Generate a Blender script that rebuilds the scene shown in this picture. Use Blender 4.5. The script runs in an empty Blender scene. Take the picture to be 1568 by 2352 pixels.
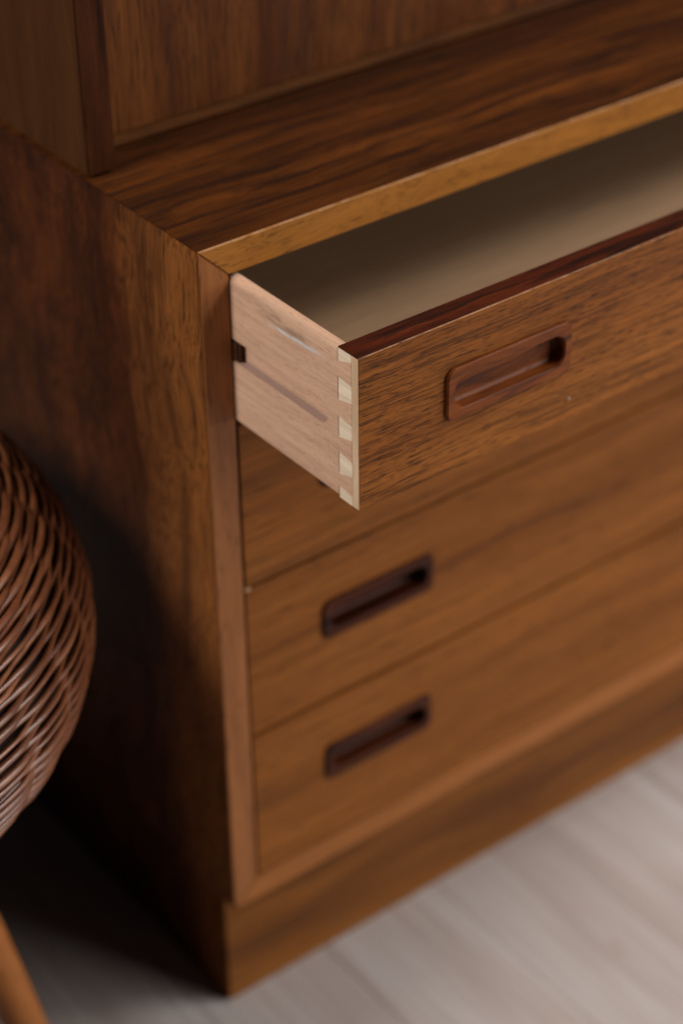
import bpy, bmesh, math, random
from mathutils import Vector, Matrix
random.seed(7)
R = math.radians
scene = bpy.context.scene

# ------------------------------------------------------------------ camera, light, exposure
Z0 = 0.6877                       # height of the chest's top above the floor
cam = bpy.data.cameras.new('camera')
camo = bpy.data.objects.new('camera', cam)
scene.collection.objects.link(camo)
r = Vector((0.7931, -0.6090, -0.0109)); u = Vector((0.3561, 0.4490, 0.8195)); f = Vector((0.4940, 0.6538, -0.5731))
f.normalize(); r = (r - f * r.dot(f)).normalized(); u = r.cross(f)
M3 = Matrix((r, u, -f)).transposed()
camo.matrix_world = Matrix.Translation((-0.60315, -0.93919, 0.58585 + Z0)) @ M3.to_4x4()
cam.sensor_fit = 'VERTICAL'
cam.sensor_height = 36.0
cam.lens = 36.0 * 4732.98 / 2352.0
cam.clip_start = 0.02
cam.clip_end = 60
cam.dof.use_dof = True
cam.dof.focus_distance = 1.205
cam.dof.aperture_fstop = 2.7
cam.dof.aperture_blades = 9
scene.camera = camo

world = bpy.data.worlds.new('World')
scene.world = world
world.use_nodes = True
world.node_tree.nodes['Background'].inputs[0].default_value = (0.80, 0.88, 1.0, 1)
world.node_tree.nodes['Background'].inputs[1].default_value = 0.010


def area(name, loc, target, sx, sy, power, col):
    l = bpy.data.lights.new(name, 'AREA')
    l.shape = 'RECTANGLE'; l.size = sx; l.size_y = sy; l.energy = power; l.color = col
    o = bpy.data.objects.new(name, l)
    scene.collection.objects.link(o)
    o.location = loc
    d = Vector(target) - Vector(loc)
    o.rotation_euler = d.to_track_quat('-Z', 'Y').to_euler()
    return o


area('window_light', (-1.55, 0.04, 2.05), (-0.05, 0.0, 0.45), 0.5, 0.7, 43, (1.0, 0.96, 0.90))
area('room_light_high', (1.50, -0.85, 2.10), (0.25, -0.05, 0.5), 0.9, 0.6, 32, (1.0, 0.96, 0.93))
area('room_light_low', (1.60, -1.60, 0.95), (0.25, 0.0, 0.42), 1.7, 1.65, 43, (1.0, 0.95, 0.90))

scene.view_settings.view_transform = 'Standard'
scene.view_settings.look = 'None'
scene.view_settings.exposure = 0.0
scene.view_settings.gamma = 1.0
scene.cycles.max_bounces = 6
scene.cycles.use_denoising = True

C = scene.collection


# ------------------------------------------------------------------ helpers
def link(name, bm, mat, parent=None, smooth=False):
    me = bpy.data.meshes.new(name)
    bm.normal_update()
    bm.to_mesh(me); bm.free()
    if smooth:
        for p in me.polygons: p.use_smooth = True
    if mat: me.materials.append(mat)
    o = bpy.data.objects.new(name, me)
    C.objects.link(o)
    if parent is not None: o.parent = parent
    return o


def tag(o, label=None, cat=None, group=None, kind=None):
    if label: o['label'] = label
    if cat: o['category'] = cat
    if group: o['group'] = group
    if kind: o['kind'] = kind
    return o


def empty(name, loc):
    o = bpy.data.objects.new(name, None)
    o.empty_display_size = 0.05
    C.objects.link(o)
    o.location = loc
    return o


def box(x0, x1, y0, y1, z0, z1, bev=0.0, seg=2):
    bm = bmesh.new()
    vs = [bm.verts.new((x, y, z)) for x in (x0, x1) for y in (y0, y1) for z in (z0, z1)]
    for q in ((0, 1, 3, 2), (4, 6, 7, 5), (0, 4, 5, 1), (2, 3, 7, 6), (0, 2, 6, 4), (1, 5, 7, 3)):
        bm.faces.new([vs[i] for i in q])
    if bev:
        bmesh.ops.bevel(bm, geom=bm.edges[:], offset=bev, segments=seg, affect='EDGES', clamp_overlap=True)
    bmesh.ops.recalc_face_normals(bm, faces=bm.faces[:])
    return bm


def prism(pts, axis, a0, a1, bev=0.0):
    """2-D outline extruded along an axis: 'x' takes (y,z), 'y' takes (x,z), 'z' takes (x,y)"""
    bm = bmesh.new()
    def P(p, a):
        return {'x': (a, p[0], p[1]), 'y': (p[0], a, p[1]), 'z': (p[0], p[1], a)}[axis]
    A = [bm.verts.new(P(p, a0)) for p in pts]
    B = [bm.verts.new(P(p, a1)) for p in pts]
    n = len(pts)
    bm.faces.new(A); bm.faces.new(B[::-1])
    for i in range(n):
        bm.faces.new((A[i], B[i], B[(i + 1) % n], A[(i + 1) % n]))
    bmesh.ops.recalc_face_normals(bm, faces=bm.faces[:])
    if bev:
        bmesh.ops.bevel(bm, geom=[e for e in bm.edges if e.calc_face_angle(0) > 0.6], offset=bev, segments=2, affect='EDGES', clamp_overlap=True)
    return bm


def rrect(x0, x1, z0, z1, rad, n=7):
    out = []
    for cx, cz, a in ((x1 - rad, z1 - rad, 0), (x0 + rad, z1 - rad, 90), (x0 + rad, z0 + rad, 180), (x1 - rad, z0 + rad, 270)):
        for k in range(n + 1):
            t = R(a + 90 * k / n)
            out.append((cx + rad * math.cos(t), cz + rad * math.sin(t)))
    return out


def cut(o, cutters):
    """subtract meshes from o, then drop the cutters"""
    cs = []
    for bm in cutters:
        c = link('cutter', bm, None)
        m = o.modifiers.new('cut', 'BOOLEAN'); m.operation = 'DIFFERENCE'; m.solver = 'EXACT'; m.object = c
        cs.append(c)
    dg = bpy.context.evaluated_depsgraph_get()
    me = bpy.data.meshes.new_from_object(o.evaluated_get(dg))
    old = o.data
    o.modifiers.clear()
    o.data = me
    for c in cs:
        cm = c.data
        bpy.data.objects.remove(c); bpy.data.meshes.remove(cm)
    bpy.data.meshes.remove(old)
    me.name = o.name
    return o


def soften(o, w, ang=35, seg=2):
    bm = bmesh.new(); bm.from_mesh(o.data)
    bmesh.ops.remove_doubles(bm, verts=bm.verts[:], dist=1e-6)
    bmesh.ops.dissolve_limit(bm, angle_limit=R(0.5), verts=bm.verts[:], edges=bm.edges[:])
    es = [e for e in bm.edges if len(e.link_faces) == 2 and e.calc_face_angle(0) > R(ang)]
    bmesh.ops.bevel(bm, geom=es, offset=w, segments=seg, affect='EDGES', clamp_overlap=True)
    bm.to_mesh(o.data); bm.free()
    return o


# ------------------------------------------------------------------ materials
class NT:
    def __init__(s, name):
        s.m = bpy.data.materials.new(name); s.m.use_nodes = True
        s.t = s.m.node_tree; s.b = s.t.nodes['Principled BSDF']
    def n(s, k, **kw):
        x = s.t.nodes.new(k)
        for a, v in kw.items(): setattr(x, a, v)
        return x
    def l(s, a, b): s.t.links.new(a, b)
    def coords(s, seed=(0, 0, 0), per_object=False):
        tc = s.n('ShaderNodeTexCoord')
        mp = s.n('ShaderNodeMapping'); mp.inputs['Location'].default_value = seed
        s.l(tc.outputs['Object'], mp.inputs[0])
        if not per_object: return mp.outputs[0]
        oi = s.n('ShaderNodeObjectInfo')
        v = s.n('ShaderNodeVectorMath', operation='SCALE'); v.inputs[0].default_value = (7.3, 3.1, 5.7)
        s.l(oi.outputs['Random'], v.inputs['Scale'])
        ad = s.n('ShaderNodeVectorMath', operation='ADD'); s.l(mp.outputs[0], ad.inputs[0]); s.l(v.outputs[0], ad.inputs[1])
        return ad.outputs[0]
    def scaled(s, v, sc):
        m = s.n('ShaderNodeMapping'); m.inputs['Scale'].default_value = sc; s.l(v, m.inputs[0]); return m.outputs[0]
    def noise(s, v, scale=1.0, detail=4.0, rough=0.55, dist=0.0):
        x = s.n('ShaderNodeTexNoise'); s.l(v, x.inputs['Vector'])
        x.inputs['Scale'].default_value = scale; x.inputs['Detail'].default_value = detail
        x.inputs['Roughness'].default_value = rough; x.inputs['Distortion'].default_value = dist
        return x.outputs['Fac']
    def ramp(s, fac, stops, interp='LINEAR'):
        x = s.n('ShaderNodeValToRGB'); x.color_ramp.interpolation = interp
        e = x.color_ramp.elements
        while len(e) < len(stops): e.new(0.5)
        for i, (p, c) in enumerate(stops):
            e[i].position = p
            e[i].color = (*c, 1) if isinstance(c, (tuple, list)) else (c, c, c, 1)
        s.l(fac, x.inputs[0]); return x.outputs[0]
    def mix(s, fac, a, b, mode='MIX'):
        x = s.n('ShaderNodeMix', data_type='RGBA', blend_type=mode)
        for sock, v in ((x.inputs[0], fac), (x.inputs[6], a), (x.inputs[7], b)):
            if hasattr(v, 'links'): s.l(v, sock)
            else: sock.default_value = v if not isinstance(v, tuple) else (*v, 1)
        return x.outputs[2]
    def math(s, op, a, b=0.0, c=0.0, clamp=False):
        x = s.n('ShaderNodeMath', operation=op, use_clamp=clamp)
        for sock, v in zip(x.inputs, (a, b, c)):
            if hasattr(v, 'links'): s.l(v, sock)
            else: sock.default_value = v
        return x.outputs[0]


def stretch(axis, along, across):
    return tuple(along if k == axis else across for k in 'xyz')


def wood(name, axis, tones, pore_col, pores=0.7, pore_at=0.62, streak=0.0, streak_col=(0.01, 0.004, 0.002), rough=0.42, seed=(0, 0, 0),
         band=26, blotch=0.0, per_object=False, bump=0.12, fine=1.0, leaves=None, wave=1.0, spec=0.12, streak_w=0.5, sk=1.0, pmod=0.22, lines=0.0, pale=None, edge_glint=None, mottle=0.0):
    """oiled veneer: tone bands along the grain, dark figure streaks, fine pores"""
    t = NT(name)
    v = t.coords(seed, per_object)
    if leaves:                                    # joined veneer leaves: the figure jumps at each joint
        tc = t.n('ShaderNodeTexCoord'); sp = t.n('ShaderNodeSeparateXYZ'); t.l(tc.outputs['Object'], sp.inputs[0])
        k = t.math('FLOOR', t.math('DIVIDE', t.math('SUBTRACT', sp.outputs['X'], leaves[0]), leaves[1]))
        cb = t.n('ShaderNodeCombineXYZ')
        t.l(t.math('MULTIPLY', k, 3.37), cb.inputs[0]); t.l(t.math('MULTIPLY', k, 1.91), cb.inputs[1]); t.l(t.math('MULTIPLY', k, 0.77), cb.inputs[2])
        ad = t.n('ShaderNodeVectorMath', operation='ADD'); t.l(v, ad.inputs[0]); t.l(cb.outputs[0], ad.inputs[1]); v = ad.outputs[0]
    # slow wander of the grain lines
    wn = t.n('ShaderNodeTexNoise'); t.l(t.scaled(v, stretch(axis, 5, 9)), wn.inputs['Vector']); wn.inputs['Scale'].default_value = 1; wn.inputs['Detail'].default_value = 2
    w1 = t.n('ShaderNodeVectorMath', operation='SUBTRACT'); t.l(wn.outputs['Color'], w1.inputs[0]); w1.inputs[1].default_value = (0.5, 0.5, 0.5)
    w2 = t.n('ShaderNodeVectorMath', operation='SCALE'); t.l(w1.outputs[0], w2.inputs[0]); w2.inputs['Scale'].default_value = 0.022 * wave
    w3 = t.n('ShaderNodeVectorMath', operation='ADD'); t.l(v, w3.inputs[0]); t.l(w2.outputs[0], w3.inputs[1]); vw = w3.outputs[0]
    n1 = t.noise(t.scaled(vw, stretch(axis, band * 0.06, band)), 1, 5, 0.6, 0.3)
    col = t.ramp(n1, [(0.28, tones[0]), (0.5, tones[1]), (0.72, tones[2])])
    n2 = t.noise(t.scaled(vw, stretch(axis, 9, 260)), 1, 4, 0.65)
    col = t.mix(t.math('MULTIPLY', t.ramp(n2, [(0.35, 0.0), (0.65, 1.0)]), 0.38), col, tuple(c * 0.52 for c in tones[0]))
    if blotch:
        n5 = t.noise(t.scaled(v, stretch(axis, 14, 26)), 1, 6, 0.68, 1.2)
        col = t.mix(t.math('MULTIPLY', t.ramp(n5, [(0.42, 0.0), (0.66, 1.0)]), blotch), col, streak_col)
    if mottle:
        n7 = t.noise(t.scaled(v, stretch(axis, 48, 34)), 1, 6, 0.7, 1.8)
        col = t.mix(t.math('MULTIPLY', t.ramp(n7, [(0.44, 0.0), (0.62, 1.0)]), mottle), col, streak_col)
        n8 = t.noise(t.scaled(v, stretch(axis, 9, 15)), 1, 4, 0.6, 1.0)
        col = t.mix(t.math('MULTIPLY', t.ramp(n8, [(0.5, 0.0), (0.68, 1.0)]), 0.35), col, (0.17, 0.046, 0.012))
    if pale:                                      # paler tone towards the front edge of the panel
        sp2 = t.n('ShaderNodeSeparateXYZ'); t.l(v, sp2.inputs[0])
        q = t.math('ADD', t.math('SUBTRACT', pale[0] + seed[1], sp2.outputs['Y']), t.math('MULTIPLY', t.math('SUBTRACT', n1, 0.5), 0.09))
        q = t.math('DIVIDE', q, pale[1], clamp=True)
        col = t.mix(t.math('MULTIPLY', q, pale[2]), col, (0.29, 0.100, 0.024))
    if streak:
        n3 = t.noise(t.scaled(vw, stretch(axis, 2.2 * sk, 55 * sk)), 1, 4, 0.55, 0.5)
        col = t.mix(t.math('MULTIPLY', t.ramp(n3, [(streak_w, 0.0), (streak_w + 0.16, 1.0)]), streak), col, streak_col)
    if lines:
        n6 = t.noise(t.scaled(vw, stretch(axis, 7, 620)), 1, 3, 0.6)
        col = t.mix(t.math('MULTIPLY', t.ramp(n6, [(0.48, 0.0), (0.62, 1.0)]), lines), col, tuple(c * 0.35 for c in tones[0]))
    # pores: short dark dashes
    n4 = t.noise(t.scaled(vw, stretch(axis, 70 * fine, 1150 * fine)), 1, 1, 0.5)
    n4b = t.noise(t.scaled(vw, stretch(axis, 12, 110)), 1, 3, 0.6)
    p = t.math('ADD', n4, t.math('MULTIPLY', t.math('SUBTRACT', n4b, 0.5), pmod))
    pm = t.ramp(p, [(pore_at, 0.0), (pore_at + 0.07, 1.0)])
    col = t.mix(t.math('MULTIPLY', pm, pores), col, pore_col)
    if edge_glint:                                      # edge highlight painted into the colour along an upper edge, broken by noise
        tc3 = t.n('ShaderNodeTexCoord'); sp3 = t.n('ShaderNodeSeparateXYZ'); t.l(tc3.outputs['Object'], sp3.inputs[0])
        q = t.math('DIVIDE', t.math('SUBTRACT', sp3.outputs['Z'], edge_glint[0] - edge_glint[1]), edge_glint[1] * 0.5, clamp=True)
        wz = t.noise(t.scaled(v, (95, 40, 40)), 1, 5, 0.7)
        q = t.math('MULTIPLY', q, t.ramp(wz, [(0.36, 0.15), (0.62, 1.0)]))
        col = t.mix(t.math('MULTIPLY', q, 0.7), col, edge_glint[2])
    t.l(col, t.b.inputs['Base Color'])
    rr = t.math('ADD', rough - 0.06, t.math('MULTIPLY', n2, 0.12))
    rr = t.math('ADD', rr, t.math('MULTIPLY', pm, 0.15))
    t.l(rr, t.b.inputs['Roughness'])
    t.b.inputs['Specular IOR Level'].default_value = spec
    bp = t.n('ShaderNodeBump'); bp.inputs['Strength'].default_value = bump; bp.inputs['Distance'].default_value = 0.0006
    t.l(t.math('SUBTRACT', t.math('MULTIPLY', n2, 0.5), t.math('MULTIPLY', pm, 0.6)), bp.inputs['Height'])
    t.l(bp.outputs[0], t.b.inputs['Normal'])
    t.col = col
    return t


BLK = (0.012, 0.006, 0.004)
M = {}
M['front'] = wood('teak_front', 'x', [(0.16, 0.048, 0.008), (0.26, 0.085, 0.014), (0.315, 0.112, 0.02)], BLK, 0.7, 0.58, rough=0.48, seed=(1.2, 0.3, 0.15), wave=0.6, band=30, fine=1.25, lines=0.8, spec=0.1, pmod=0.14, edge_glint=(Z0 - 0.0227, 0.0008, (0.46, 0.25, 0.12))).m
M['front_low'] = wood('teak_front_low', 'x', [(0.165, 0.053, 0.011), (0.265, 0.091, 0.018), (0.315, 0.115, 0.024)], BLK, 0.5, 0.62, rough=0.5, seed=(3.2, 1.3, 4.15), wave=0.7, band=30, streak=0.4, streak_col=(0.09, 0.032, 0.009), streak_w=0.52, fine=0.62, lines=0.2, spec=0.1).m
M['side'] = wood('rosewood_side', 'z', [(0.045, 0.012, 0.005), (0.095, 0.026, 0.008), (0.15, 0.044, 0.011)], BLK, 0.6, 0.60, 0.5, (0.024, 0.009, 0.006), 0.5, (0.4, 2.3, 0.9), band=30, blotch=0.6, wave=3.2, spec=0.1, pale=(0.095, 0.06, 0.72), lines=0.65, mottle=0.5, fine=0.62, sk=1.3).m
M['top'] = wood('rosewood_top', 'x', [(0.03, 0.009, 0.003), (0.09, 0.025, 0.005), (0.15, 0.044, 0.008)], BLK, 0.5, 0.60, 0.82, (0.015, 0.006, 0.004), 0.42, (2.1, 0.6, 0.2), band=40, wave=1.3, lines=0.35, fine=0.62, sk=2.2, streak_w=0.47, spec=0.1).m
M['rail'] = wood('teak_rail', 'x', [(0.24, 0.085, 0.013), (0.34, 0.132, 0.022), (0.38, 0.152, 0.030)], BLK, 0.6, 0.61, rough=0.42, seed=(0.3, 4.1, 0.7), wave=1.8, fine=0.95, lines=0.2, spec=0.15, edge_glint=(Z0, 0.0009, (0.55, 0.33, 0.19))).m
M['rail_low'] = wood('teak_low_rail', 'x', [(0.24, 0.083, 0.022), (0.30, 0.108, 0.029), (0.34, 0.128, 0.035)], BLK, 0.5, 0.65, rough=0.45, seed=(0.3, 2.1, 0.7), wave=1.2).m
M['up_rail'] = wood('teak_upper_rail', 'x', [(0.08, 0.026, 0.006), (0.115, 0.039, 0.008), (0.14, 0.050, 0.010)], BLK, 0.6, 0.61, rough=0.45, seed=(0.3, 2.1, 0.7), wave=1.2, fine=0.6, streak=0.7, sk=1.6, streak_col=(0.03, 0.011, 0.005)).m
M['stile'] = wood('teak_stile', 'z', [(0.24, 0.086, 0.026), (0.30, 0.113, 0.035), (0.35, 0.138, 0.044)], (0.09, 0.03, 0.01), 0.6, 0.62, rough=0.42, seed=(0.9, 1.1, 3.7), wave=1.0, band=60, fine=0.62, spec=0.2).m
M['plinth'] = wood('teak_plinth', 'x', [(0.11, 0.036, 0.008), (0.205, 0.072, 0.014), (0.28, 0.105, 0.02)], BLK, 0.4, 0.64, 0.6, (0.06, 0.022, 0.007), 0.5, (0.1, 0.3, 6.2), band=26, sk=0.9).m
M['lip'] = wood('rosewood_lipping', 'x', [(0.035, 0.007, 0.003), (0.075, 0.014, 0.005), (0.12, 0.025, 0.006)], BLK, 0.6, 0.60, 0.85, (0.010, 0.004, 0.003), 0.42, (0.6, 0.2, 0.4), band=110, wave=2.0, sk=3.0, streak_w=0.45, fine=0.6, spec=0.12).m
M['handle'] = wood('rosewood_handle', 'x', [(0.09, 0.021, 0.005), (0.175, 0.044, 0.008), (0.23, 0.064, 0.011)], BLK, 0.35, 0.62, 0.85, (0.026, 0.009, 0.005), 0.32, (1.37, 0.52, 0.415), band=90, wave=2.6, bump=0.05, streak_w=0.5, sk=3.4, fine=0.8, spec=0.12).m
M['handle_shaded'] = wood('shaded_rosewood_handle', 'x', [(0.03, 0.008, 0.004), (0.06, 0.014, 0.005), (0.085, 0.021, 0.006)], BLK, 0.3, 0.62, 0.95, (0.008, 0.004, 0.004), 0.26, (0.37, 1.52, 0.715), band=90, wave=2.2, bump=0.05, streak_w=0.50, sk=2.4, fine=0.8, spec=0.10).m  # darker copy of the handle wood: lower drawers' weaker light put into colour
M['up_side'] = wood('teak_upper_side', 'z', [(0.045, 0.0158, 0.006), (0.064, 0.023, 0.008), (0.082, 0.0305, 0.0105)], BLK, 0.3, 0.62, 0.35, (0.05, 0.02, 0.009), 0.5, (2.2, 0.6, 1.2), band=50, fine=0.62, spec=0.08).m
M['up_stile'] = wood('rosewood_upper_stile', 'z', [(0.022, 0.006, 0.003), (0.042, 0.012, 0.004), (0.065, 0.019, 0.006)], BLK, 0.5, 0.62, 0.9, (0.008, 0.004, 0.003), 0.5, (3.3, 1.6, 0.2), band=90, streak_w=0.46, sk=2.2, spec=0.03).m
M['door'] = wood('rosewood_door', 'z', [(0.055, 0.015, 0.005), (0.112, 0.034, 0.008), (0.155, 0.050, 0.011)], BLK, 0.6, 0.60, 0.8, (0.03, 0.012, 0.007), 0.5, (4.15, 2.6, 0.9), band=34, leaves=(-0.024, 0.16), wave=1.2, lines=0.5, fine=0.62, sk=1.6, streak_w=0.53, spec=0.06).m
M['core'] = wood('birch_core', 'y', [(0.72, 0.56, 0.40), (0.78, 0.63, 0.47), (0.82, 0.69, 0.53)], (0.5, 0.36, 0.22), 0.4, 0.66, rough=0.6, seed=(1.1, 0.4, 0.2), band=70, bump=0.06, per_object=True, lines=0.15).m
M['lip_core'] = wood('beech_lip', 'z', [(0.55, 0.36, 0.22), (0.62, 0.43, 0.28), (0.68, 0.50, 0.34)], (0.35, 0.2, 0.12), 0.5, 0.66, rough=0.6, seed=(2.1, 0.4, 0.2), band=80, bump=0.06).m
M['veneer_edge'] = wood('veneer_edge', 'z', [(0.30, 0.11, 0.035), (0.36, 0.14, 0.045), (0.40, 0.16, 0.05)], BLK, 0.2, 0.66, rough=0.5, seed=(2.1, 0.4, 0.2), band=80).m
M['runner'] = wood('dark_runner', 'y', [(0.05, 0.018, 0.008), (0.075, 0.028, 0.012), (0.09, 0.034, 0.014)], BLK, 0.4, 0.66, rough=0.5).m
M['ply'] = wood('drawer_bottom_ply', 'x', [(0.40, 0.245, 0.14), (0.44, 0.275, 0.158), (0.48, 0.305, 0.178)], (0.3, 0.19, 0.11), 0.35, 0.66, rough=0.55, seed=(0.1, 0.8, 0.2), band=14, bump=0.04).m
M['inside'] = wood('dark_inside', 'x', [(0.06, 0.03, 0.018), (0.08, 0.04, 0.024), (0.10, 0.05, 0.03)], BLK, 0.2, 0.66, rough=0.6).m
M['leg'] = wood('bent_leg_wood', 'z', [(0.25, 0.085, 0.022), (0.33, 0.12, 0.034), (0.40, 0.155, 0.046)], (0.1, 0.03, 0.01), 0.3, 0.66, rough=0.34, seed=(0.2, 0.9, 1.2), band=18).m


def beech_side():
    t = wood('beech_drawer_side', 'y', [(0.55, 0.325, 0.21), (0.62, 0.385, 0.262), (0.67, 0.435, 0.305)], (0.24, 0.11, 0.06), 0.4, 0.60, rough=0.55, seed=(0.2, 0.7, 0.25), band=26, bump=0.06, fine=1.5, pmod=0.1)
    # a pale rub mark along the upper edge and a greyer band in the groove
    tc = t.n('ShaderNodeTexCoord'); sp = t.n('ShaderNodeSeparateXYZ'); t.l(tc.outputs['Object'], sp.inputs[0])
    Y, Z = sp.outputs['Y'], sp.outputs['Z']
    def band(val, c, half, soft):
        d = t.math('ABSOLUTE', t.math('SUBTRACT', val, c))
        return t.math('DIVIDE', t.math('SUBTRACT', half + soft, d), soft, clamp=True)
    line = t.math('ADD', Z, t.math('MULTIPLY', Y, 0.045))
    rub = t.math('MULTIPLY', band(line, Z0 - 0.0375 - 0.0035, 0.0006, 0.0016), band(Y, -0.068, 0.018, 0.012))
    nz = t.noise(t.scaled(t.coords((0, 0, 0)), (300, 70, 500)), 1, 3, 0.6)
    rub = t.math('MULTIPLY', rub, t.ramp(nz, [(0.36, 0.0), (0.56, 1.0)]))
    col = t.mix(t.math('MULTIPLY', rub, 0.75), t.col, (0.62, 0.62, 0.64))
    stain = t.math('MULTIPLY', band(Z, Z0 - 0.033, 0.002, 0.004), band(Y, -0.058, 0.018, 0.015))
    nz2 = t.noise(t.scaled(t.coords((3, 0, 0)), (200, 45, 260)), 1, 4, 0.6)
    stain = t.math('MULTIPLY', stain, t.ramp(nz2, [(0.45, 0.0), (0.62, 1.0)]))
    col = t.mix(t.math('MULTIPLY', stain, 0.6), col, (0.22, 0.15, 0.10))
    # greyer, darker band on the groove's lower wall
    X = sp.outputs['X']
    gz = Z0 - 0.0227 - 0.575 * 0.107
    groove_grey = t.math('MULTIPLY', band(Z, gz, 0.0009, 0.0005), band(X, 0.0226 + 0.0035, 0.0028, 0.0004))
    groove_grey = t.math('MULTIPLY', groove_grey, band(Y, 0.0, 0.12, 0.01))
    col = t.mix(t.math('MULTIPLY', groove_grey, 0.75), col, (0.25, 0.17, 0.15))
    t.l(col, t.b.inputs['Base Color'])
    return t.m


M['beech'] = beech_side()


def simple(name, col, rough=0.5, var=0.15, scale=60, spec=0.5):
    t = NT(name)
    n = t.noise(t.scaled(t.coords(per_object=True), (scale,) * 3), 1, 4)
    t.l(t.ramp(n, [(0.3, tuple(c * (1 - var) for c in col)), (0.7, tuple(c * (1 + var) for c in col))]), t.b.inputs['Base Color'])
    t.b.inputs['Roughness'].default_value = rough
    t.b.inputs['Specular IOR Level'].default_value = spec
    return t.m


def wicker_mat():
    t = NT('wicker_reed')
    v = t.coords(per_object=True)
    n = t.noise(t.scaled(v, (16, 16, 40)), 1, 4)
    c = t.ramp(n, [(0.3, (0.10, 0.030, 0.012)), (0.52, (0.175, 0.056, 0.021)), (0.72, (0.30, 0.115, 0.05))])
    oi = t.n('ShaderNodeObjectInfo')
    c = t.mix(t.math('MULTIPLY', oi.outputs['Random'], 0.35), c, (0.10, 0.035, 0.016))
    t.l(c, t.b.inputs['Base Color'])
    n2 = t.noise(t.scaled(v, (90, 90, 500)), 1, 3)
    c = t.mix(t.math('MULTIPLY', t.ramp(n2, [(0.4, 0.0), (0.65, 1.0)]), 0.45), c, (0.07, 0.022, 0.01))
    t.l(c, t.b.inputs['Base Color'])
    t.b.inputs['Roughness'].default_value = 0.30
    bp = t.n('ShaderNodeBump'); bp.inputs['Strength'].default_value = 0.3; bp.inputs['Distance'].default_value = 0.0006
    t.l(n2, bp.inputs['Height']); t.l(bp.outputs[0], t.b.inputs['Normal'])
    return t.m


M['reed'] = wicker_mat()
M['wicker_core'] = simple('wicker_shadow_core', (0.012, 0.005, 0.003), 0.9)  # near-black backing that puts shade into the gaps between reeds


def plank_mat():
    t = NT('whitewashed_plank')
    v = t.coords(per_object=True)
    n1 = t.noise(t.scaled(v, (26, 2.6, 26)), 1, 4, 0.6, 0.4)
    c = t.ramp(n1, [(0.3, (0.345, 0.285, 0.262)), (0.5, (0.405, 0.355, 0.337)), (0.72, (0.45, 0.425, 0.415))])
    n2 = t.noise(t.scaled(v, (210, 6, 210)), 1, 3, 0.6)
    c = t.mix(t.math('MULTIPLY', t.ramp(n2, [(0.45, 0.0), (0.7, 1.0)]), 0.4), c, (0.22, 0.165, 0.145))
    n3 = t.noise(t.scaled(v, (22, 9, 22)), 1, 3, 0.5)
    c = t.mix(t.math('MULTIPLY', t.ramp(n3, [(0.66, 0.0), (0.74, 1.0)]), 0.5), c, (0.23, 0.155, 0.125))
    oi = t.n('ShaderNodeObjectInfo')
    c = t.mix(t.math('MULTIPLY', oi.outputs['Random'], 0.3), c, (0.28, 0.235, 0.215))
    t.l(c, t.b.inputs['Base Color'])
    t.b.inputs['Roughness'].default_value = 0.42
    bp = t.n('ShaderNodeBump'); bp.inputs['Strength'].default_value = 0.15; bp.inputs['Distance'].default_value = 0.001
    t.l(n2, bp.inputs['Height']); t.l(bp.outputs[0], t.b.inputs['Normal'])
    return t.m


M['plank'] = plank_mat()
M['joint'] = simple('plank_joint', (0.05, 0.04, 0.035), 0.8)

# ------------------------------------------------------------------ floor
floor = link('floor', box(-2.6, 2.8, -3.2, 1.6, -0.06, -0.012), M['joint'])
tag(floor, kind='structure')
pw = 0.118
x = -1.55; k = 0
pm_cache = {}
while x < 2.3:
    off = random.uniform(-0.9, 0.3)
    for y0, y1 in ((-2.6, off - 1.0), (off - 1.0, off + 0.55), (off + 0.55, 1.2)):
        key = round(y1 - y0, 2)
        o = link('plank', box(0, pw - 0.0004, 0, y1 - y0 - 0.001, -0.012, 0.0, 0.0004, 1), M['plank'], floor)
        o.location = (x, y0, random.uniform(-0.0003, 0.0))
    x += pw; k += 1

# ------------------------------------------------------------------ chest of drawers
T = 0.022; H = 0.5612; WD = 0.93; DP = 0.42
zt = Z0; zb = Z0 - H
LIP = 0.0016
chest = tag(empty('drawer_chest', (0, 0, 0)), 'low rosewood chest with inset drawers, a mitred front frame and its top drawer pulled open', 'chest of drawers')

# carcase panels, mitred at the corners (front lipping separate)
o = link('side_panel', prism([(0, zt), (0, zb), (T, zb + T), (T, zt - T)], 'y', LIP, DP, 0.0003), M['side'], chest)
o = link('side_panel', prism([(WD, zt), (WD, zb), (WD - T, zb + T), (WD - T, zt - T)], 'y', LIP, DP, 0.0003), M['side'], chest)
link('top_panel', prism([(0.0002, zt), (WD - 0.0002, zt), (WD - T - 0.0002, zt - T), (T + 0.0002, zt - T)], 'y', LIP, DP, 0.0003), M['top'], chest)
link('bottom_panel', prism([(0.0002, zb), (WD - 0.0002, zb), (WD - T - 0.0002, zb + T), (T + 0.0002, zb + T)], 'y', LIP, DP, 0.0003), M['inside'], chest)
g = 0.00012
EB = 0.0007
link('edge_strip', prism([(0, zt - g), (0, zb + g), (T, zb + T + g), (T, zt - T - g)], 'y', 0, LIP + 0.0002, 0.0008), M['stile'], chest)
link('edge_strip', prism([(WD, zt - g), (WD, zb + g), (WD - T, zb + T + g), (WD - T, zt - T - g)], 'y', 0, LIP + 0.0002, 0.0008), M['stile'], chest)
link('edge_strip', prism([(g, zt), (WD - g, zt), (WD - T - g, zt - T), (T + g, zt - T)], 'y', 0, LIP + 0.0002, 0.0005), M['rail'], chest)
link('edge_strip', prism([(g, zb), (WD - g, zb), (WD - T - g, zb + T), (T + g, zb + T)], 'y', 0, LIP + 0.0002, 0.0005), M['rail_low'], chest)
link('back_panel', box(T + 0.0005, WD - T - 0.0005, DP - 0.012, DP - 0.004, zb + T + 0.0005, zt - T - 0.0005), M['inside'], chest)
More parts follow.
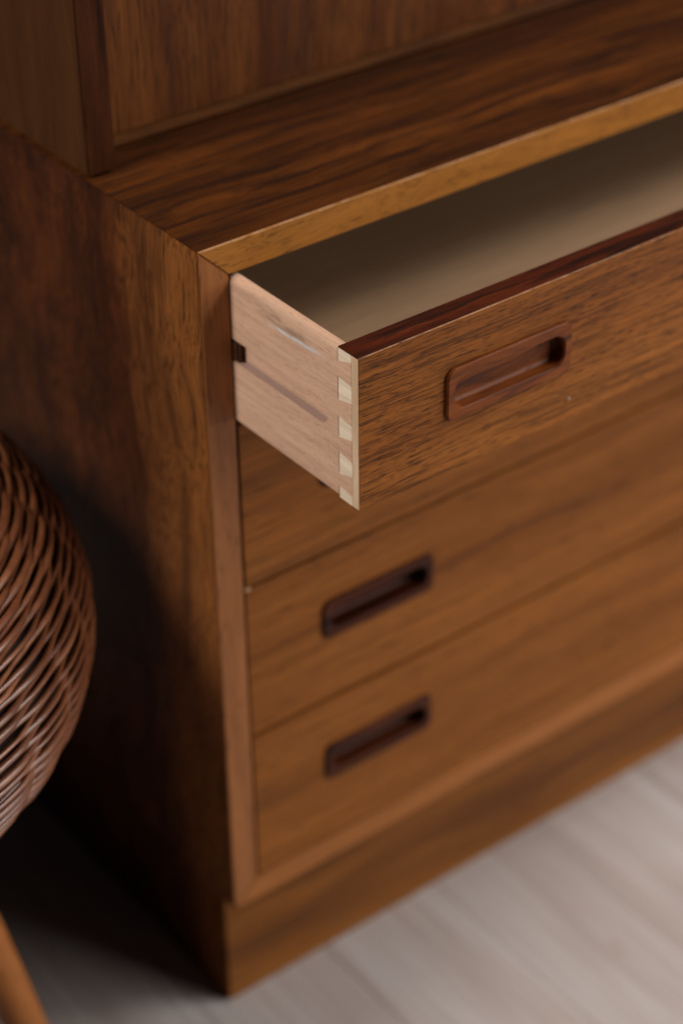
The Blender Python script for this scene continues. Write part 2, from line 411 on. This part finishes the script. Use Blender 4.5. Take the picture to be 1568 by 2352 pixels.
# plinth
PX = 0.006; PY = 0.024
link('plinth', box(PX, WD - PX, PY, PY + 0.018, 0.0005, zb - 0.0003, 0.0006), M['plinth'], chest)
for xx in (PX, WD - PX - 0.018):
    link('plinth', box(xx, xx + 0.018, PY + 0.0183, DP - 0.02, 0.0005, zb - 0.0003, 0.0006), M['side'], chest)
# dust panel under the open drawer's cavity
link('dust_panel', box(T + 0.0005, WD - T - 0.0005, 0.03, DP - 0.0125, Z0 - 0.1375, Z0 - 0.1335), M['inside'], chest)

HX = (0.0885, 0.1905)


def handle(parent, yf, zc, hh, dx=0.0, mat='handle', deep=0.0):
    """rounded pull: a rim standing 2.6 mm proud round a scooped recess"""
    x0, x1 = HX[0] + dx, HX[1] + dx
    z0, z1 = zc - hh / 2, zc + hh / 2
    o = link('handle', prism(rrect(x0, x1, z0, z1, 0.0068, 9), 'y', yf - 0.0026, yf + 0.0105 + deep), M[mat], parent)
    cb = bmesh.new()
    inner = rrect(x0 + 0.0062, x1 - 0.0062, z0 + 0.0072, z1 - 0.0078, 0.0085, 10)
    rings = []
    cx, cz = (x0 + x1) / 2, (z0 + z1) / 2
    for d, ins in ((-0.006, 0), (0.0048, 0.0002), (0.0058, 0.0006), (0.0065, 0.0014), (0.0068, 0.0026)):
        ring = []
        if d > 0: d += deep
        for (px, pz) in inner:
            ux = px - cx; uz = pz - cz
            lx = (x1 - x0) / 2 - 0.0062; lz = (z1 - z0) / 2 - 0.0075
            ring.append(cb.verts.new((cx + ux * (lx - ins) / lx, yf + d, cz + uz * (lz - ins) / lz)))
        rings.append(ring)
    n = len(inner)
    for a, b in zip(rings, rings[1:]):
        for i in range(n):
            cb.faces.new((a[i], a[(i + 1) % n], b[(i + 1) % n], b[i]))
    cb.faces.new(rings[0]); cb.faces.new(rings[-1][::-1])
    bmesh.ops.recalc_face_normals(cb, faces=cb.faces[:])
    cut(o, [cb])
    soften(o, 0.0009, 50, 3)
    for p in o.data.polygons: p.use_smooth = True
    o.data.set_sharp_from_angle(angle=R(40))
    return o


def pocket(zc, hh, yf, dx=0.0, depth=0.0120):
    e = 0.00025
    return prism(rrect(HX[0] - e + dx, HX[1] + e + dx, zc - hh / 2 - e, zc + hh / 2 + e, 0.007, 9), 'y', yf - 0.01, yf + depth)


DX2 = WD - HX[0] - HX[1]
XL, XR = 0.0236, WD - 0.0236


def closed_drawer(z0, z1, zc, hh, label, yf):
    fr = link('drawer', box(XL, XR, yf, yf + 0.0195, z0, z1, 0.0005), M['front_low'], chest)
    fr['label'] = label
    cut(fr, [pocket(zc, hh, yf, 0.0, 0.0165), pocket(zc, hh, yf, DX2, 0.0165)])
    handle(fr, yf, zc, hh, 0.0, 'handle_shaded', 0.0045); handle(fr, yf, zc, hh, DX2, 'handle_shaded', 0.0045)
    link('drawer_side', box(XL + 0.001, XL + 0.011, yf + 0.0197, 0.38, z0 + 0.004, z1 - 0.006), M['beech'], fr)
    link('drawer_side', box(XR - 0.011, XR - 0.001, yf + 0.0197, 0.38, z0 + 0.004, z1 - 0.006), M['beech'], fr)
    return fr


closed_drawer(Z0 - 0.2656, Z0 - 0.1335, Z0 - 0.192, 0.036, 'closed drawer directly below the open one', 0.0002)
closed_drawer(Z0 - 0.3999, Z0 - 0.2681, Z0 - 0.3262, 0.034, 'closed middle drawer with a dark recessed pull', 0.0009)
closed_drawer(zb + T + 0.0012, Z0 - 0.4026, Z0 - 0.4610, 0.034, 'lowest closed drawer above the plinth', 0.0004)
# chip of pale wood showing at the seam beside the stile
link('wood_chip', box(0.0229, 0.0275, -0.0006, 0.0012, Z0 - 0.2679, Z0 - 0.2662, 0.0004), M['lip_core'], chest)

# ---- the open drawer
D = 0.12935; TH = 0.0198; VN = 0.0008
xd = 0.0226; zd1 = Z0 - 0.0227; zd0 = Z0 - 0.1297
xr = WD - xd
yf = -D
SIDE = 0.0100
yb = yf + TH; yl = yf + 0.0072
ZC1 = Z0 - 0.0735; HH1 = 0.0372
LT = 0.0010
dr = link('drawer', box(xd + SIDE, xr - SIDE, yf + VN, yb, zd0, zd1 - LT), M['core'], chest)
dr['label'] = 'top drawer pulled open, beech side and dovetails showing'
cut(dr, [pocket(ZC1, HH1, yf, 0.0, 0.0125), pocket(ZC1, HH1, yf, DX2, 0.0125)])
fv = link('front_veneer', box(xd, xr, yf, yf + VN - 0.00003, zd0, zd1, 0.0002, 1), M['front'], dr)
cut(fv, [pocket(ZC1, HH1, yf, 0.0, 0.0125), pocket(ZC1, HH1, yf, DX2, 0.0125)])
link('top_lipping', box(xd, xr, yf + VN, yb, zd1 - LT + 0.00003, zd1, 0.0002, 1), M['lip'], dr)
link('front_lip', box(xd, xd + SIDE - 0.0001, yf + VN + 0.00002, yl, zd0, zd1 - LT, 0.0003, 1), M['lip_core'], dr)
link('front_lip', box(xr - SIDE + 0.0001, xr, yf + VN + 0.00002, yl, zd0, zd1 - LT, 0.0003, 1), M['lip_core'], dr)
handle(dr, yf, ZC1, HH1, 0.0, 'handle', 0.0); handle(dr, yf, ZC1, HH1, DX2, 'handle', 0.0)

hgt = zd1 - LT - zd0
zz = lambda q: zd1 - LT - q * hgt
PINS = [(0.0, 0.086, 0.0, 0.047), (0.190, 0.337, 0.202, 0.312), (0.446, 0.585, 0.460, 0.556), (0.689, 0.834, 0.706, 0.803), (0.924, 1.0, 0.940, 1.0)]
zs0 = Z0 - 0.1277
ye = 0.285


def side_outline(a, ztop):
    e = 0.0
    pts = [(ye, ztop), (yb + 0.0004, ztop)]
    for i, (l0, l1, r0, r1) in enumerate(PINS):
        if i > 0:
            pts.append((yl + 0.0001, zz(r0) + 0.00012)); pts.append((yb + 0.0006, zz(l0) + 0.00012))
        if i < 4:
            pts.append((yb + 0.0006, zz(l1) - 0.0001)); pts.append((yl + 0.0001, zz(r1) - 0.0001))
    pts.append((yb + 0.0006, zs0)); pts.append((ye, zs0))
    return pts


def make_side(x0, x1, outer):
    o = link('drawer_side', prism(side_outline(0, zd1 - LT - 0.0004), 'x', x0, x1), M['beech'], dr)
    # groove for the runner, open at the back, round at the front
    gz1, gz0 = Z0 - 0.0227 - 0.42 * 0.107, Z0 - 0.0227 - 0.575 * 0.107
    gr = (gz1 - gz0) / 2; gc = (gz1 + gz0) / 2; gy = yb + 0.0105 + gr
    pts = [(0.4, gz0), (0.4, gz1)] + [(gy - gr * math.sin(R(t)), gc + gr * math.cos(R(t))) for t in range(0, 181, 12)]
    if outer < 0: gb = prism(pts, 'x', x0 - 0.01, x0 + 0.0055)
    else: gb = prism(pts, 'x', x1 - 0.0055, x1 + 0.01)
    # rounded upper edge behind the front
    rb = bmesh.new()
    w = (x1 - x0); cx = (x0 + x1) / 2; ztp = zd1 - LT - 0.0004; rr = w / 2
    prof = [(x0 - 0.002, ztp + 0.003), (x0 - 0.002, ztp - rr * 0.72)] + [(cx - rr * math.cos(R(t)), ztp - rr * 0.72 + rr * 0.72 * math.sin(R(t))) for t in range(0, 181, 15)] + [(x1 + 0.002, ztp - rr * 0.72), (x1 + 0.002, ztp + 0.003)]
    rb.free()
    rb = prism(prof, 'y', yb + 0.0009, 0.4)
    cut(o, [gb, rb])
    soften(o, 0.0003, 50, 1)
    return o


make_side(xd, xd + SIDE - 0.0001, -1)
make_side(xr - SIDE + 0.0001, xr, 1)
for x0, x1 in ((xd + 0.00005, xd + SIDE - 0.0001), (xr - SIDE + 0.0001, xr - 0.00005)):
    for (l0, l1, r0, r1) in PINS:
        link('dovetail_pin', prism([(yb, zz(l0)), (yb, zz(l1)), (yl + 0.00003, zz(r1)), (yl + 0.00003, zz(r0))], 'x', x0, x1), M['core'], dr)
link('drawer_bottom', box(xd + SIDE, xr - SIDE, yb, ye, Z0 - 0.1225, Z0 - 0.1185), M['ply'], dr)
link('drawer_back', box(xd + SIDE, xr - SIDE, ye - 0.012, ye, Z0 - 0.1182, Z0 - 0.032), M['beech'], dr)
link('paint_speck', prism([(0.193 + 0.0007 * math.cos(R(t)), Z0 - 0.1148 + 0.0008 * math.sin(R(t))) for t in range(0, 360, 40)], 'y', yf - 0.0003, yf + 0.0002), simple('pale_paint', (0.3, 0.3, 0.33), 0.5), dr)
# runners on the carcase sides
gzc = Z0 - 0.0227 - 0.4975 * 0.107
link('drawer_runner', box(T + 0.0002, T + 0.0052, -0.0062, 0.34, gzc - 0.0078, gzc + 0.0078, 0.0016, 3), M['runner'], chest)
link('drawer_runner', box(WD - T - 0.0052, WD - T - 0.0002, 0.03, 0.34, gzc - 0.0078, gzc + 0.0078, 0.001, 2), M['runner'], chest)

# ------------------------------------------------------------------ upper cabinet standing on the chest
UX = 0.0022; UT = 0.0208; UY = 0.1270; DY = 0.1555; UZ = Z0 + 0.0022; UH = 0.62
up = tag(empty('upper_cabinet', (0, UY, Z0)), 'upper rosewood cabinet with vertical grain door, set back on top of the chest', 'cabinet')


def upl(name, bm, m):
    bmesh.ops.translate(bm, verts=bm.verts[:], vec=(0, -UY, -Z0))
    return link(name, bm, m, up)


upl('side_panel', box(UX, UX + UT, UY + 0.0015, DP, UZ, UZ + UH, 0.0003), M['up_side'])
upl('side_panel', box(WD - UX - UT, WD - UX, UY + 0.0015, DP, UZ, UZ + UH, 0.0003), M['up_side'])
upl('edge_strip', box(UX, UX + UT, UY, UY + 0.0014, UZ, UZ + UH, 0.0005), M['up_stile'])
upl('edge_strip', box(WD - UX - UT, WD - UX, UY, UY + 0.0014, UZ, UZ + UH, 0.0005), M['up_stile'])
xa, xb = UX + UT + 0.0004, WD - UX - UT - 0.0004
upl('bottom_rail', box(xa, xb, DY, DP - 0.01, UZ - 0.0002, UZ + 0.0072, 0.0007), M['up_rail'])
upl('door', box(xa + 0.0004, xb - 0.0004, DY + 0.0012, DY + 0.02, UZ + 0.0078, UZ + UH - 0.022, 0.0004), M['door'])
upl('top_panel', box(xa, xb, UY + 0.004, DP, UZ + UH - 0.0205, UZ + UH - 0.0005), M['up_side'])
upl('back_panel', box(xa, xb, DP - 0.009, DP - 0.003, UZ + 0.0075, UZ + UH - 0.021), M['inside'])
for yy in (UY + 0.02, DP - 0.04):
    for xx in (UX + 0.004, WD - UX - 0.016):
        upl('foot_pad', box(xx, xx + 0.012, yy, yy + 0.012, Z0 + 0.0001, UZ - 0.0001), M['inside'])

# ------------------------------------------------------------------ wicker stool
CX, CY = -0.302, 0.178
ZE = Z0 - 0.262                    # height of the widest ring
RM, RP = 0.156, 0.108              # ring radius of the roll, radius of its section
stool = tag(empty('wicker_stool', (CX, CY, 0)), 'round woven brown wicker stool with wooden leg, beside the dark side of the chest', 'stool')


def profile(n):
    """(radius, z, normal) down the outside, from the middle of the top to the underside"""
    P = []
    for i in range(240):
        t = i / 239
        if t < 0.18:
            q = t / 0.18; rho = 0.02 + (RM - 0.02) * q; z = RP + 0.02 * (1 - q * q)
        elif t < 0.72:
            a = R(90 - 128 * (t - 0.18) / 0.54); rho = RM + RP * math.cos(a); z = RP * math.sin(a)
        else:
            q = (t - 0.72) / 0.28; a = R(-38)
            r0 = RM + RP * math.cos(a); z0 = RP * math.sin(a)
            rho = r0 - 0.115 * q; z = z0 - 0.135 * q
        P.append(Vector((rho, z)))
    L = [0]
    for a, b in zip(P, P[1:]): L.append(L[-1] + (b - a).length)
    out = []
    j = 0
    for k in range(n):
        s = L[-1] * (k + 0.5) / n
        while j < len(L) - 2 and L[j + 1] < s: j += 1
        w = (s - L[j]) / (L[j + 1] - L[j])
        p = P[j].lerp(P[j + 1], w); d = (P[j + 1] - P[j]).normalized()
        out.append((p, Vector((-d.y, d.x)), d))
    return out, L[-1]


_, plen = profile(10)
PITCH = 0.0046
NR = int(plen / PITCH)
prof, _ = profile(NR)
bm = bmesh.new()
rings = []
for p, nrm, d in prof:
    q = p - nrm * 0.0062
    rings.append([bm.verts.new((q.x * math.cos(R(a)), q.x * math.sin(R(a)), q.y + ZE)) for a in range(0, 360, 5)])
for a, b in zip(rings, rings[1:]):
    for i in range(72): bm.faces.new((a[i], b[i], b[(i + 1) % 72], a[(i + 1) % 72]))
bm.faces.new(rings[0]); bm.faces.new(rings[-1][::-1])
bmesh.ops.recalc_face_normals(bm, faces=bm.faces[:])
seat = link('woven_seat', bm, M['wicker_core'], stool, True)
STK = 32
for k, (p, nrm, d) in enumerate(prof):
    bm = bmesh.new()
    n = max(60, int(240 * min(1, p.x / 0.2)))
    sides = 6
    ph = k % 2
    rad = 0.0023 + random.uniform(-0.0003, 0.0003)
    rs = []
    jit = random.uniform(-0.0009, 0.0009)
    for i in range(n):
        a = 2 * math.pi * i / n
        c = max(-1.0, min(1.0, 1.35 * math.cos(STK / 2 * a + ph * math.pi)))
        s = math.sin(STK / 2 * a + ph * math.pi)
        q = p + nrm * (0.0021 * c - 0.0004) + d * (0.0004 * s + 0.7 * jit + 0.0006 * math.sin(3 * a + k * 1.7))
        ring = []
        for j in range(sides):
            b = 2 * math.pi * j / sides
            rv = rad * (1 + 0.13 * math.sin(5 * a + 2.3 * k) + 0.08 * math.sin(17 * a + k))
            w = q + nrm * (rv * math.cos(b)) + d * (rv * math.sin(b))
            ring.append(bm.verts.new((w.x * math.cos(a), w.x * math.sin(a), w.y + ZE)))
        rs.append(ring)
    for i in range(n):
        A, B = rs[i], rs[(i + 1) % n]
        for j in range(sides):
            bm.faces.new((A[j], B[j], B[(j + 1) % sides], A[(j + 1) % sides]))
    bmesh.ops.recalc_face_normals(bm, faces=bm.faces[:])
    link('reed', bm, M['reed'], seat, True)


def tube(pts, rads, sides=20):
    bm = bmesh.new()
    rs = []
    for i, p in enumerate(pts):
        t = (pts[min(i + 1, len(pts) - 1)] - pts[max(i - 1, 0)]).normalized()
        e = t.cross(Vector((0, 1, 0.2))).normalized(); g = t.cross(e)
        rs.append([bm.verts.new(p + (e * math.cos(2 * math.pi * k / sides) + g * math.sin(2 * math.pi * k / sides)) * rads[i]) for k in range(sides)])
    for A, B in zip(rs, rs[1:]):
        for j in range(sides): bm.faces.new((A[j], B[j], B[(j + 1) % sides], A[(j + 1) % sides]))
    bm.faces.new(rs[0]); bm.faces.new(rs[-1][::-1])
    bmesh.ops.recalc_face_normals(bm, faces=bm.faces[:])
    return bm


zlow = prof[-1][0].y + ZE
for ang in (0, 90, 180, 270):
    rot = Matrix.Rotation(R(ang), 3, 'Z')
    a = Vector((0.107, -0.098, zlow + 0.03)); b = Vector((0.147, -0.154, 0.0))
    pts = []
    for i in range(9):
        q = i / 8
        p = a.lerp(b, q) + Vector((0.002, -0.002, 0)) * math.sin(q * math.pi)
        v = rot @ Vector((p.x, p.y, 0)); pts.append(Vector((v.x, v.y, p.z)))
    link('leg', tube(pts, [0.0175 - 0.003 * i / 8 for i in range(9)]), M['leg'], stool, True)
